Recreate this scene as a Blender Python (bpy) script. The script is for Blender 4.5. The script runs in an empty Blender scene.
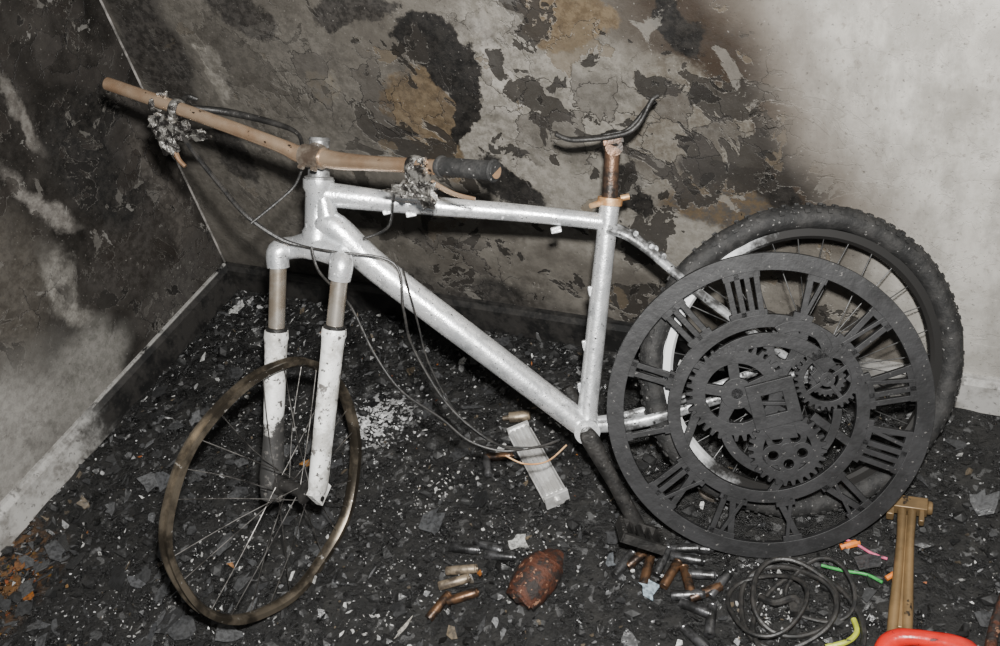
import bpy, math, random
import numpy as np
from mathutils import Vector, Matrix, noise as mnoise
random.seed(7)
scene=bpy.context.scene
V=Vector
# ---------------------------------------------------------------- camera
CAM_X=V((0.893021,0.407050,-0.191898)); CAM_D=V((0.142526,-0.660301,-0.737353)); CAM_F=V((-0.426849,0.631121,-0.647677))
cam_loc=V((1.9960,-1.6464,1.7065))
cd=bpy.data.cameras.new('camera'); cam=bpy.data.objects.new('camera',cd); scene.collection.objects.link(cam)
cd.lens=36.31; cd.sensor_width=36; cd.clip_start=0.02
R=Matrix((CAM_X,-CAM_D,-CAM_F)).transposed().to_4x4()
cam.matrix_world=Matrix.Translation(cam_loc)@R
scene.camera=cam

# ---------------------------------------------------------------- node helper
class NT:
    def __init__(s,name):
        s.m=bpy.data.materials.new(name); s.m.use_nodes=True; s.t=s.m.node_tree; s.n=s.t.nodes; s.l=s.t.links
        s.b=s.n['Principled BSDF']
    def new(s,k): return s.n.new(k)
    def put(s,sock,v):
        if isinstance(v,bpy.types.NodeSocket): s.l.new(v,sock)
        else:
            if isinstance(v,(tuple,list)) and len(v)==3 and sock.type=='RGBA': v=(*v,1)
            sock.default_value=v
    def math(s,op,a,b=0.0,clamp=False):
        n=s.new('ShaderNodeMath'); n.operation=op; n.use_clamp=clamp; s.put(n.inputs[0],a); s.put(n.inputs[1],b); return n.outputs[0]
    def vm(s,op,a,b=(0,0,0)):
        n=s.new('ShaderNodeVectorMath'); n.operation=op; s.put(n.inputs[0],a)
        if op=='SCALE': s.put(n.inputs['Scale'],b)
        elif op!='LENGTH': s.put(n.inputs[1],b)
        return n.outputs['Value'] if op=='LENGTH' else n.outputs[0]
    def noise(s,vec,scale,detail=6,rough=.6,dist=0,color=False):
        n=s.new('ShaderNodeTexNoise'); s.put(n.inputs['Vector'],vec); n.inputs['Scale'].default_value=scale
        n.inputs['Detail'].default_value=min(detail,7); n.inputs['Roughness'].default_value=rough; n.inputs['Distortion'].default_value=dist
        return n.outputs['Color'] if color else n.outputs['Fac']
    def voro(s,vec,scale,feature='F1',out='Distance',rnd=1):
        n=s.new('ShaderNodeTexVoronoi'); n.voronoi_dimensions='2D'; n.feature=feature; s.put(n.inputs['Vector'],vec); n.inputs['Scale'].default_value=scale
        n.inputs['Randomness'].default_value=rnd
        return n.outputs[out]
    def mr(s,x,a,b,c=0,d=1,smooth=True):
        n=s.new('ShaderNodeMapRange'); n.interpolation_type='SMOOTHSTEP' if smooth else 'LINEAR'
        s.put(n.inputs['Value'],x); n.inputs['From Min'].default_value=a; n.inputs['From Max'].default_value=b
        n.inputs['To Min'].default_value=c; n.inputs['To Max'].default_value=d; return n.outputs['Result']
    def mix(s,f,a,b,mode='MIX'):
        n=s.new('ShaderNodeMix'); n.data_type='RGBA'; n.blend_type=mode; n.clamp_factor=True
        s.put(n.inputs[0],f); s.put(n.inputs[6],a); s.put(n.inputs[7],b); return n.outputs[2]
    def xyz(s,vec):
        n=s.new('ShaderNodeSeparateXYZ'); s.put(n.inputs[0],vec); return n.outputs
    def comb(s,x,y,z=0.0):
        n=s.new('ShaderNodeCombineXYZ'); s.put(n.inputs[0],x); s.put(n.inputs[1],y); s.put(n.inputs[2],z); return n.outputs[0]
    def bump(s,h,strength=.3,dist=.01):
        n=s.new('ShaderNodeBump'); n.inputs['Strength'].default_value=strength; n.inputs['Distance'].default_value=dist
        s.put(n.inputs['Height'],h); s.l.new(n.outputs[0],s.b.inputs['Normal'])
    def pos(s): return s.new('ShaderNodeNewGeometry').outputs['Position']
    def set(s,**k):
        for a,v in k.items(): s.put(s.b.inputs[a.replace('_',' ')],v)
def simple(name,c1,c2=None,scale=40,rough=.6,metal=0,bump=.2,lo=.4,hi=.6,c3=None,s3=150,t3=.66,spec=.5,bd=.004,stretch=None):
    m=NT(name); p=m.pos()
    c2=c2 or c1
    ps=m.vm('MULTIPLY',p,stretch) if stretch else p
    n=m.noise(ps,scale,5,.65)
    col=m.mix(m.mr(n,lo,hi),c1,c2)
    if c3:
        col=m.mix(m.mr(m.noise(p,s3,3,.6),t3,t3+.04),col,c3)
    m.set(Base_Color=col,Roughness=rough,Metallic=metal); m.b.inputs['Specular IOR Level'].default_value=spec
    m.bump(m.noise(p,scale*4,3,.6),bump,bd)
    return m.m
# ---------------------------------------------------------------- mesh builder
class MB:
    def __init__(s): s.v=[]; s.f=[]; s.mi=[]; s.cur=0
    def addv(s,vs): 
        k=len(s.v); s.v+= [tuple(x) for x in vs]; return k
    def face(s,ids): s.f.append(tuple(ids)); s.mi.append(s.cur)
    def tube(s,pts,r,seg=16,smooth=0,cap=True,flat=None):
        pts=[V(p) for p in pts]
        rs=list(r) if isinstance(r,(list,tuple)) else [r]*len(pts)
        if smooth: pts,rs=catmull(pts,rs,smooth)
        n=len(pts); tang=[]
        for i in range(n):
            t=(pts[min(i+1,n-1)]-pts[max(i-1,0)])
            tang.append(t.normalized() if t.length>1e-9 else V((0,0,1)))
        u=V((0,0,1)) if abs(tang[0].z)<.9 else V((1,0,0))
        if flat is not None: u=V(flat)
        u=(u-tang[0]*u.dot(tang[0])).normalized()
        rings=[]
        for i in range(n):
            u=(u-tang[i]*u.dot(tang[i])).normalized(); w=tang[i].cross(u)
            rr=rs[i]; ra,rb=(rr if isinstance(rr,tuple) else (rr,rr))
            rings.append(s.addv([pts[i]+u*(math.cos(2*math.pi*j/seg)*ra)+w*(math.sin(2*math.pi*j/seg)*rb) for j in range(seg)]))
        for i in range(n-1):
            a,b=rings[i],rings[i+1]
            for j in range(seg):
                k=(j+1)%seg; s.face((a+j,a+k,b+k,b+j))
        if cap:
            s.face([rings[0]+j for j in reversed(range(seg))]); s.face([rings[-1]+j for j in range(seg)])
    def ring(s,c,n,R,ra,rb,seg=96,cs=12,warp=None,box=False):
        c=V(c); n=V(n).normalized(); a=n.orthogonal().normalized(); b=n.cross(a)
        if box: prof=[(ra,-rb),(ra,-rb*.7),(ra*.1,-rb*.6),(ra*.1,rb*.6),(ra,rb*.7),(ra,rb),(-ra*.4,rb),(-ra,rb*.45),(-ra,-rb*.45),(-ra*.4,-rb)]
        else: prof=[(ra*math.cos(2*math.pi*j/cs),rb*math.sin(2*math.pi*j/cs)) for j in range(cs)]
        cs=len(prof); k0=len(s.v)
        for i in range(seg):
            t=2*math.pi*i/seg; d=a*math.cos(t)+b*math.sin(t); wz,wr=(warp(t) if warp else (0,0))
            for (x,y) in prof: s.v.append(tuple(c+d*(R+x+wr)+n*(y+wz)))
        for i in range(seg):
            A=k0+i*cs; B=k0+((i+1)%seg)*cs
            for j in range(cs):
                k=(j+1)%cs; s.face((A+j,A+k,B+k,B+j))
    def box(s,c,ax,ay,az):
        c,ax,ay,az=V(c),V(ax),V(ay),V(az)
        k=s.addv([c+ax*i+ay*j+az*l for l in(-1,1) for j in(-1,1) for i in(-1,1)])
        for q in ((0,2,3,1),(4,5,7,6),(0,1,5,4),(2,6,7,3),(0,4,6,2),(1,3,7,5)): s.face([k+x for x in q])
    def prism(s,outer,inner,w0,w1,fn):
        n=len(outer)
        if inner:
            k=s.addv([fn(u,v,w0) for u,v in outer]+[fn(u,v,w0) for u,v in inner]+[fn(u,v,w1) for u,v in outer]+[fn(u,v,w1) for u,v in inner])
            for i in range(n):
                j=(i+1)%n
                s.face((k+2*n+i,k+2*n+j,k+3*n+j,k+3*n+i)); s.face((k+j,k+i,k+n+i,k+n+j))
                s.face((k+i,k+j,k+2*n+j,k+2*n+i)); s.face((k+n+j,k+n+i,k+3*n+i,k+3*n+j))
        else:
            k=s.addv([fn(u,v,w0) for u,v in outer]+[fn(u,v,w1) for u,v in outer])
            s.face([k+n+i for i in range(n)]); s.face([k+i for i in reversed(range(n))])
            for i in range(n):
                j=(i+1)%n; s.face((k+i,k+j,k+n+j,k+n+i))
    def blob(s,c,r,rough=.3,seed=0,sc=(1,1,1),sub=3,rot=None,freq=2.5):
        import bmesh
        bm=bmesh.new(); bmesh.ops.create_icosphere(bm,subdivisions=sub,radius=1)
        k=len(s.v); 
        for v in bm.verts:
            p=v.co.copy(); d=1+rough*mnoise.fractal(p*freq+V((seed*3.1,seed*1.7,0)),.8,2,3)
            q=V((p.x*sc[0],p.y*sc[1],p.z*sc[2]))*d*r
            if rot: q=rot@q
            s.v.append(tuple(V(c)+q))
        for f in bm.faces: s.face([k+v.index for v in f.verts])
        bm.free()
    def obj(s,name,mats,smooth=True,parent=None,bevel=0,auto=40):
        me=bpy.data.meshes.new(name); me.from_pydata(s.v,[],s.f); me.update()
        o=bpy.data.objects.new(name,me); scene.collection.objects.link(o)
        if not isinstance(mats,(list,tuple)): mats=[mats]
        for m in mats: me.materials.append(m)
        me.polygons.foreach_set('material_index',s.mi)
        if smooth:
            me.polygons.foreach_set('use_smooth',[True]*len(me.polygons))
            try: me.set_sharp_from_angle(angle=math.radians(auto))
            except Exception: pass
        if bevel:
            b=o.modifiers.new('bevel','BEVEL'); b.width=bevel; b.segments=2; b.limit_method='ANGLE'
        if parent: 
            o.parent=parent; o.matrix_parent_inverse=Matrix.Translation(-parent.location)
        return o
def catmull(P,Rr,n):
    out=[];ro=[]
    for i in range(len(P)-1):
        p0=P[max(i-1,0)];p1=P[i];p2=P[i+1];p3=P[min(i+2,len(P)-1)]
        for k in range(n):
            t=k/n; out.append(.5*((2*p1)+(p2-p0)*t+(2*p0-5*p1+4*p2-p3)*t*t+(3*p1-p0-3*p2+p3)*t**3))
            a,b=Rr[i],Rr[i+1]
            ro.append(tuple(x+(y-x)*t for x,y in zip(a,b)) if isinstance(a,tuple) else a+(b-a)*t)
    out.append(P[-1]);ro.append(Rr[-1]); return out,ro
def empty(name,loc):
    e=bpy.data.objects.new(name,None); e.location=loc; e.empty_display_size=.1; scene.collection.objects.link(e); return e
def one(name,mats,fn,**k):
    b=MB(); fn(b); return b.obj(name,mats,**k)

# ---------------------------------------------------------------- wall materials
def wall_mat(name,axis,layers,base1,base2,white=None,fringe=None,peel=1.0,tones=None):
    m=NT(name); p=m.pos(); x,y,z=m.xyz(p)[0:3]
    s0=x if axis=='x' else y
    q=m.comb(s0,z)
    w1=m.vm('SCALE',m.vm('SUBTRACT',m.noise(q,5,2,.55,color=True),(.5,.5,.5)),.20)
    w2=m.vm('SCALE',m.vm('SUBTRACT',m.noise(q,24,6,.72,color=True),(.5,.5,.5)),.075)
    pd=m.vm('MULTIPLY',m.vm('ADD',m.vm('ADD',q,w1),w2),(1,1,0))
    n1=m.noise(q,6,7,.68); n2=m.noise(q,45,5,.75)
    col=m.mix(m.mr(n1,.38,.64),base1,base2)
    if axis=='x': reg=m.math('ADD',m.mr(s0,.40,.80,.35,1),0.0)
    else: reg=m.math('MAXIMUM',m.mr(z,.28,.5,.12,1),m.mr(s0,-.48,-.32,.12,1))
    if white:
        bx,bz,sl,soft,wc,wc2=white
        b=m.math('SUBTRACT',s0,m.math('ADD',bx,m.math('MULTIPLY',m.math('SUBTRACT',bz,z),sl)))
        b=m.math('ADD',b,m.math('MULTIPLY',m.math('SUBTRACT',m.noise(q,3.5,6,.6),.5),.20))
        fr=m.math('MULTIPLY',m.mr(b,-.34,-.08),m.mr(z,.30,.52))
        col=m.mix(fr,col,fringe)
        smear=m.noise(m.vm('MULTIPLY',q,(1.0,.45,0)),11,7,.72)
        pw=m.mix(m.mr(smear,.40,.62),wc,wc2)
        pw=m.mix(m.math('MULTIPLY',m.mr(m.noise(q,75,4,.6),.60,.68),.5),pw,(.20,.18,.155))
        pw=m.mix(m.math('MULTIPLY',m.mr(m.noise(q,17,7,.7,.8),.60,.66),.55),pw,(.22,.20,.175))
        pw=m.mix(m.math('MULTIPLY',m.mr(n1,.45,.66),.5),pw,(.20,.185,.16))
        pw=m.mix(m.math('MULTIPLY',m.mr(z,.40,.10),.35),pw,(.25,.24,.22))
        pw=m.mix(m.math('MULTIPLY',m.mr(b,.24,0.0),m.math('MULTIPLY',m.mr(z,.25,.5),.85)),pw,(.11,.092,.075))
        wm=m.mr(b,-soft,soft)
    for L in layers:
        (cx_,cz_,rx,rz,rot,soft,c1,c2)=L
        d=m.vm('SUBTRACT',pd,(cx_,cz_,0))
        if rot:
            r=m.new('ShaderNodeVectorRotate'); r.rotation_type='Z_AXIS'; m.put(r.inputs['Vector'],d); r.inputs['Angle'].default_value=-rot; d=r.outputs[0]
        d=m.vm('MULTIPLY',d,(1/rx,1/rz,0)); ln=m.vm('LENGTH',d)
        mask=m.mr(ln,1+soft,1-soft)
        col=m.mix(mask,col,m.mix(m.mr(n2,.4,.6),c1,c2))
    hh=m.math('MULTIPLY',n2,.35)
    tones=tones or (((0,0),4.2,.565,(.026,.023,.020),.9),((2.7,1.3),6,.62,(.12,.095,.065),.6),((5.1,4.2),8,.64,(.24,.225,.20),.45),((8.3,.7),13,.60,(.014,.0125,.011),.88))
    for (off,sc,th,c,op) in tones:
        f=m.noise(m.vm('ADD',q,(off[0],off[1],0)),sc,7,.58,.5)
        rim=m.math('MULTIPLY',m.mr(f,th-.005,th-.001),m.mr(f,th+.005,th+.001))
        col=m.mix(m.math('MULTIPLY',m.math('MULTIPLY',m.mr(f,th,th+.004),op*peel),reg),col,c)
        col=m.mix(m.math('MULTIPLY',m.math('MULTIPLY',rim,.30*peel),reg),col,(.30,.28,.25))
        hh=m.math('SUBTRACT',hh,m.math('MULTIPLY',m.math('MULTIPLY',m.mr(f,th-.002,th+.006),.55),reg))
    pc=m.vm('ADD',q,m.vm('SCALE',m.noise(q,18,4,.6,color=True),.08))
    edge=m.voro(pc,13,'DISTANCE_TO_EDGE','Distance')
    crack=m.mr(edge,.006,.022); crm=m.math('MULTIPLY',m.mr(m.noise(m.vm('ADD',q,(9,2,0)),3.2,3,.5),.50,.60),m.mr(reg,.2,.6))
    cell=m.xyz(m.voro(pc,13,'F1','Color'))[0]
    col=m.mix(m.math('MULTIPLY',m.math('MULTIPLY',m.mr(cell,.60,.65),crm),.5*peel),col,(.045,.04,.036))
    col=m.mix(m.math('MULTIPLY',m.math('SUBTRACT',1.0,crack),m.math('MULTIPLY',crm,.7)),col,(.02,.018,.017))
    col=m.mix(m.math('MULTIPLY',m.mr(m.noise(q,9,7,.8),.48,.70),.55),col,(.026,.023,.020))
    if white: col=m.mix(wm,col,pw)
    sp=m.noise(q,140,2,.5)
    col=m.mix(m.math('MULTIPLY',m.mr(sp,.68,.74),.30),col,(.40,.38,.35))
    col=m.mix(m.math('MULTIPLY',m.mr(sp,.34,.28),.5),col,(.03,.028,.026))
    m.set(Base_Color=col,Roughness=m.mr(n1,.4,.6,.40,.7)); m.b.inputs['Specular IOR Level'].default_value=.4
    hh=m.math('ADD',hh,m.math('MULTIPLY',crack,m.math('MULTIPLY',crm,.4)))
    if white: hh=m.math('MULTIPLY',hh,m.mr(wm,0,1,1,.15))
    m.bump(hh,.7,.007)
    return m.m
K=(.008,.0075,.007); K2=(.022,.020,.018); BR=(.085,.062,.038); BR2=(.13,.098,.062); G=(.155,.143,.122); G2=(.25,.232,.205); DG=(.055,.05,.045); DG2=(.085,.078,.068)
back_layers=[
 (.34,.55,.40,.50,0,.5,(.085,.078,.067),(.125,.114,.099)),
 (1.05,.62,.17,.30,.1,.25,G,G2),
 (1.24,.62,.17,.17,.3,.3,G,(.21,.195,.17)),
 (1.30,.36,.28,.09,-.1,.4,G,(.20,.187,.165)),
 (.84,.62,.085,.13,.1,.08,BR,BR2),
 (.90,.80,.080,.10,.5,.06,K,K2),
 (.945,.68,.032,.13,-.25,.08,K,K2),
 (.73,.88,.10,.04,.3,.1,K2,DG),
 (1.08,.905,.06,.022,0,.1,(.42,.40,.37),(.55,.53,.5)),
 (1.02,.74,.018,.10,.05,.3,(.34,.32,.29),(.26,.24,.215)),
 (1.20,.86,.10,.07,.1,.08,BR,BR2),
 (1.00,.47,.10,.04,-.2,.12,K,K2),
 (.80,.36,.14,.05,.1,.25,(.14,.125,.105),G),
 (1.30,.50,.05,.07,.4,.1,K2,K),
 (1.43,.86,.045,.07,.2,.1,K,K2),
 (1.42,.64,.12,.14,.2,.12,(.09,.078,.062),(.14,.128,.108)),
 (1.52,.52,.11,.045,-.35,.1,K,K2),
 (1.50,.44,.13,.06,-.3,.2,BR,DG),
 (.28,.74,.035,.08,.2,.15,G,G2),(.55,.72,.05,.06,.6,.12,(.15,.13,.10),G),
 (.22,.50,.07,.09,0,.1,K2,DG),(.42,.88,.08,.05,0,.15,K2,DG),(.10,.80,.10,.25,0,.3,DG,K2),
 (.93,.10,.06,.05,0,.3,K,K),  # shadow spot at the wall foot, painted black into the wall colour
 (.55,.06,.6,.09,0,.5,K2,DG),
]
mat_back=wall_mat('scorched_back_wall_paint','x',back_layers,(.078,.070,.060),(.14,.128,.110),white=(1.51,.90,.48,.06,(.50,.48,.44),(.33,.315,.285)),fringe=(.034,.025,.018))
left_layers=[
 (-.62,.52,.14,.20,0,.4,(.050,.044,.037),(.078,.07,.06)),
 (-.33,.80,.022,.09,.15,.35,(.16,.15,.135),(.10,.09,.08)),
 (-.42,.60,.028,.12,.35,.4,(.20,.187,.17),(.12,.11,.10)),
 (-.47,.38,.042,.13,.0,.4,(.24,.228,.205),(.15,.14,.125)),
 (-.84,.20,.26,.16,.1,.5,(.26,.25,.23),(.20,.19,.175)),
 (-.54,.16,.13,.08,.1,.5,(.20,.19,.175),(.15,.145,.13)),
 (-.25,.35,.14,.14,0,.3,(.024,.021,.018),(.046,.041,.037)),
 (-.20,.60,.14,.2,0,.3,K,K2),
 (-.08,.40,.05,.3,0,.4,(.045,.04,.035),(.08,.072,.064)),
 (-.18,.15,.2,.06,0,.3,(.06,.056,.05),(.04,.036,.033)),
]
lt=(((0,0),6,.60,(.009,.008,.007),.9),((2.7,1.3),11,.63,(.13,.122,.11),.6),((5.1,4.2),20,.655,(.22,.21,.195),.6),((8.3,.7),9,.60,(.024,.020,.017),.7))
mat_left=wall_mat('scorched_left_wall_paint','y',left_layers,(.010,.009,.008),(.030,.026,.022),tones=lt)

def plane_box(name,lo,hi,mat):
    b=MB(); c=(V(lo)+V(hi))/2; h=(V(hi)-V(lo))/2
    b.box(c,(h.x,0,0),(0,h.y,0),(0,0,h.z)); return b.obj(name,mat,smooth=False)
plane_box('wall_back',(-.1,0,-.05),(3.2,.1,2.4),mat_back)
plane_box('wall_left',(-.1,-3.0,-.05),(0,0,2.4),mat_left)

def floor_mat():
    m=NT('ash_covered_floor'); p=m.pos()
    n=m.noise(p,18,7,.75); n2=m.noise(p,110,5,.75); cell=m.xyz(m.voro(m.vm('ADD',p,m.vm('SCALE',m.noise(p,20,3,.6,color=True),.05)),90,'F1','Color'))[0]
    col=m.mix(m.mr(n,.42,.72),(.004,.004,.004),(.024,.023,.021))
    col=m.mix(m.math('MULTIPLY',m.mr(cell,.86,.9),m.mr(n,.44,.6)),col,(.085,.085,.085))
    col=m.mix(m.mr(n2,.64,.70),col,(.20,.195,.18))
    d=m.vm('LENGTH',m.vm('MULTIPLY',m.vm('SUBTRACT',p,(.06,-1.06,0)),(5.5,4.5,0)))
    col=m.mix(m.math('MULTIPLY',m.mr(d,1,.3),m.mr(m.noise(p,22,5,.7),.44,.6)),col,(.16,.075,.022))
    d=m.vm('LENGTH',m.vm('MULTIPLY',m.vm('SUBTRACT',p,(.72,-.37,0)),(9,7,0)))
    col=m.mix(m.math('MULTIPLY',m.mr(d,1,.2),m.mr(m.noise(p,45,5,.7),.5,.58)),col,(.6,.6,.6))
    m.set(Base_Color=col,Roughness=m.mr(n,.35,.65,.25,.8)); m.b.inputs['Specular IOR Level'].default_value=.5
    m.bump(m.math('ADD',m.math('MULTIPLY',n,1.0),m.math('MULTIPLY',n2,.5)),.9,.012)
    return m.m
b=MB(); nx,ny=240,220; X0,X1,Y0,Y1=0,3.1,-2.9,0
for j in range(ny+1):
    for i in range(nx+1):
        x=X0+(X1-X0)*i/nx; y=Y0+(Y1-Y0)*j/ny
        h=.006*mnoise.fractal(V((x*9,y*9,0)),.9,2,4)-.004
        b.v.append((x,y,min(h,.001)))
for j in range(ny):
    for i in range(nx):
        k=j*(nx+1)+i; b.face((k,k+1,k+nx+2,k+nx+1))
b.obj('floor',floor_mat(),auto=180)

def base_mat(name,axis,lim,soft,inv=False):
    m=NT(name); p=m.pos(); x,y,z=m.xyz(p)[0:3]; s=x if axis=='x' else y
    n=m.noise(p,14,6,.7)
    t=m.math('ADD',s,m.math('MULTIPLY',m.math('SUBTRACT',n,.5),.35))
    mk=m.mr(t,lim-soft,lim+soft)
    if inv: mk=m.math('SUBTRACT',1.0,mk)
    if axis=='y': mk=m.math('MAXIMUM',mk,m.math('MULTIPLY',m.mr(z,.083,.088),m.mr(n,.35,.5)))
    col=m.mix(mk,m.mix(m.mr(n,.4,.6),(.008,.008,.008),(.03,.028,.026)),m.mix(m.mr(n,.42,.66),(.42,.41,.39),(.2,.19,.175)))
    col=m.mix(m.math('MULTIPLY',m.mr(m.noise(p,60,5,.6),.58,.66),.6),col,(.04,.037,.034))
    m.set(Base_Color=col,Roughness=.5); m.bump(n,.3,.004); return m.m
def baseboard(name,axis,mat,H=.09,T=.016):
    b=MB()
    prof=[(0,-.006),(T,-.006),(T,H-.02),(T*.55,H-.006),(T*.5,H),(0,H)]
    if axis=='x': A=[(0,-d,z) for d,z in prof]; Bp=[(3.2,-d,z) for d,z in prof]
    else: A=[(d,-3,z) for d,z in prof]; Bp=[(d,0,z) for d,z in prof]
    k=b.addv(A+Bp); n=len(prof)
    for i in range(n):
        j=(i+1)%n; b.face((k+i,k+j,k+n+j,k+n+i))
    b.face([k+i for i in range(n)]); b.face([k+n+i for i in reversed(range(n))])
    b.obj(name,mat,smooth=False)
baseboard('baseboard_back','x',base_mat('burnt_skirting_back','x',1.80,.1))
baseboard('baseboard_left','y',base_mat('burnt_skirting_left','y',-.66,.1,True))
one('trim_corner',simple('corner_bead_paint',(.08,.076,.07),(.32,.30,.28),14),lambda b:b.tube([(.003,-.003,.09),(.003,-.003,2.4)],.0032,8))

# ---------------------------------------------------------------- materials
def frame_mat():
    m=NT('heat_bleached_aluminium'); p=m.pos()
    a=m.noise(p,8,7,.7,.6); b_=m.noise(p,26,6,.75); c=m.noise(p,190,3,.6); d=m.noise(p,75,4,.6)
    col=m.mix(m.mr(a,.38,.64),(.98,.985,.99),(.68,.70,.72))
    col=m.mix(m.math('MULTIPLY',m.mr(b_,.50,.62),.62),col,(.26,.27,.28))
    col=m.mix(m.mr(c,.64,.68),col,(.05,.05,.05))
    sp=m.mr(d,.68,.70)
    col=m.mix(m.math('MULTIPLY',sp,.6),col,(.97,.97,.97))
    m.set(Base_Color=col,Roughness=m.mr(b_,.4,.65,.24,.44),Metallic=m.mr(sp,0,1,.72,.2)); m.b.inputs['Specular IOR Level'].default_value=.9
    m.bump(m.math('ADD',b_,m.math('MULTIPLY',c,.6)),.30,.003); return m.m
white_al=frame_mat()
bronze=simple('heat_tinted_bronze',(.52,.32,.19),(.78,.58,.41),8,.27,.82,.08,.35,.65,(.06,.045,.035),45,.66,spec=.9)
stanch=simple('tinted_stanchion_chrome',(.55,.46,.36),(.74,.68,.60),14,.25,.85,.06)
char=simple('charred_black_metal',(.012,.0115,.011),(.035,.033,.031),30,.5,.3,.4,.4,.65,(.2,.19,.18),160,.68)
blackr=simple('burnt_rubber',(.008,.008,.008),(.028,.027,.026),30,.75,0,.5,.4,.65,(.16,.155,.15),130,.66)
cable=simple('charred_cable',(.010,.010,.010),(.028,.026,.024),60,.45)
rimbrown=simple('scorched_rim_alloy',(.05,.042,.032),(.19,.16,.12),10,.4,.75,.2,.42,.6,(.4,.38,.35),60,.66)
spoke=simple('steel_spoke',(.25,.24,.23),(.06,.056,.052),20,.4,.8,.1)
spokeb=simple('sooty_spoke',(.10,.10,.10),(.03,.03,.03),20,.5,.6,.1)
post=simple('seatpost_bronze',(.03,.026,.023),(.14,.08,.05),25,.45,.6,.4)
orange=simple('oxidised_orange_metal',(.40,.20,.08),(.55,.36,.20),35,.5,.5)
lump=simple('melted_alloy_lump',(.30,.29,.27),(.035,.032,.03),55,.38,.7,.8,.42,.56,(.6,.59,.55),80,.66)
rust=simple('rusted_burnt_tin',(.07,.022,.010),(.018,.013,.011),40,.7,.2,.8,.42,.58,(.25,.13,.08),70,.62)
mr_=NT('sooty_silver_rim'); p=mr_.pos(); xx=mr_.xyz(p)[0]; nz=mr_.noise(p,12,5,.7)
mr_.set(Base_Color=mr_.mix(mr_.mr(mr_.math('ADD',xx,mr_.math('MULTIPLY',nz,.25)),1.74,1.66),(.025,.024,.023),(.75,.76,.77)),Roughness=.45,Metallic=.4)
rimsilv=mr_.m

# ---------------------------------------------------------------- bicycle
BB=V((1.333,-.468,.248)); RA=V((1.695,-.236,.274)); ST=V((1.347,-.244,.607)); SP=V((1.346,-.181,.713))
HT=V((.868,-.438,.760)); HB=V((.868,-.494,.672)); U=(HT-HB).normalized()
NR=V((.456,-.763,.458)).normalized(); F3=V((-.863,-.505,.018)); Z3=V((-.218,.403,.889))
bike=empty('bicycle',(1.25,-.45,0))
def fr(b):
    b.tube([HB-U*.004,HB+U*.012,HB+U*.02,HT-U*.02,HT-U*.012,HT+U*.004],[.029,.029,.0245,.0245,.029,.029],24)
    tt0=HT-U*.022; 
    b.tube([tt0,tt0+(ST-tt0)*.12-Z3*.004,tt0+(ST-tt0)*.35-Z3*.010,tt0+(ST-tt0)*.7-Z3*.014,ST-Z3*.022],[(.024,.021),(.022,.020),(.018,.0185),(.0165,.017),(.0155,.0155)],20,6,flat=Z3)
    d0=HB+U*.028
    b.tube([d0,d0+V((.035,.002,-.012)),d0+(BB-d0)*.22-Z3*.004+V((0,0,.006)),d0+(BB-d0)*.6,BB],[(.028,.023),(.0285,.025),(.028,.026),(.026,.027),(.024,.028)],22,6,flat=Z3)
    b.tube([BB,BB+(ST-BB)*.1,BB+(ST-BB)*.9,ST+(ST-BB).normalized()*.02],[.024,.0195,.0185,.019],20)
    b.tube([BB-NR*.034,BB+NR*.034],.025,24)
    b.tube([HT-U*.03+V((.01,0,0)),HB+U*.04+V((.02,0,0))],[.02,.022],16)
one('frame',white_al,fr,parent=bike)
def stays(b):
    for sgn in (1,-1):
        o=NR*sgn; w=.040 if sgn>0 else .055
        b.tube([BB+o*.012-F3*.02,BB-F3*.10+o*.024-Z3*.004,BB-F3*.22+o*.032+Z3*.010,RA+o*w],[(.013,.008),(.012,.007),(.010,.006),(.008,.005)],12,6,flat=Z3)
        s0=ST-(ST-BB).normalized()*.03
        b.tube([s0+o*.014,s0-F3*.05-Z3*.035+o*.030,RA+(s0-RA)*.5+o*.036,RA+o*w],[(.011,.008),(.010,.008),(.008,.006),(.008,.005)],12,6,flat=F3)
        b.box(RA+o*w,F3*.016,Z3*.022,NR*.003)
    s0=RA+(ST-RA)*.78; b.tube([s0-NR*.03,s0+NR*.03],.007,10)
    for t in (.88,.80,.74): 
        q=RA+(ST-RA)*t; b.tube([q+NR*.02,q+NR*.042],[.006,.005],10)
stay_mat=simple('sooty_stay_alloy',(.48,.49,.50),(.10,.10,.10),22,.4,.6,.3,.44,.60,(.04,.04,.04),90,.62)
one('rear_stays',stay_mat,stays,parent=bike)
def guides(b):
    for t in (.22,.30,.80):
        q=HT+(ST-HT)*t-Z3*(.043 if t<.5 else .046); b.box(q+NR*.006,F3*.010,Z3*.006,NR*.005)
    for t in (.35,.6,.8):
        q=ST+(BB-ST)*t; b.box(q-F3*-.02,F3*.004,Z3*.01,NR*.004)
one('cable_guides',white_al,guides,parent=bike,bevel=.002)
def hs(b):
    b.tube([HT+U*.002,HT+U*.008,HT+U*.010,HT+U*.030],[.027,.027,.020,.020],20)
    b.tube([HT+U*.030,HT+U*.074],[.0185,.0185],20); b.tube([HT+U*.032,HT+U*.038],.0215,20)
    b.tube([HB-U*.004,HB-U*.016],[.029,.026],20)
    b.tube([HT+U*.074,HT+U*.080],[.0205,.018],18)
one('headset',simple('grey_scorched_headset',(.16,.16,.16),(.40,.40,.40),40,.4,.6),hs,parent=bike)
CL=V((.905,-.456,.828)); BRt=V((.459,-.450,.950)); BLt=V((1.293,-.511,.872))
barp=[BRt,BRt.lerp(CL,.35)+V((0,0,.000)),BRt.lerp(CL,.80)+V((0,0,-.004)),V((.862,-.455,.830)),CL,V((.955,-.459,.826)),CL.lerp(BLt,.33)+V((0,0,-.004)),CL.lerp(BLt,.62)+V((0,0,-.002)),BLt]
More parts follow.
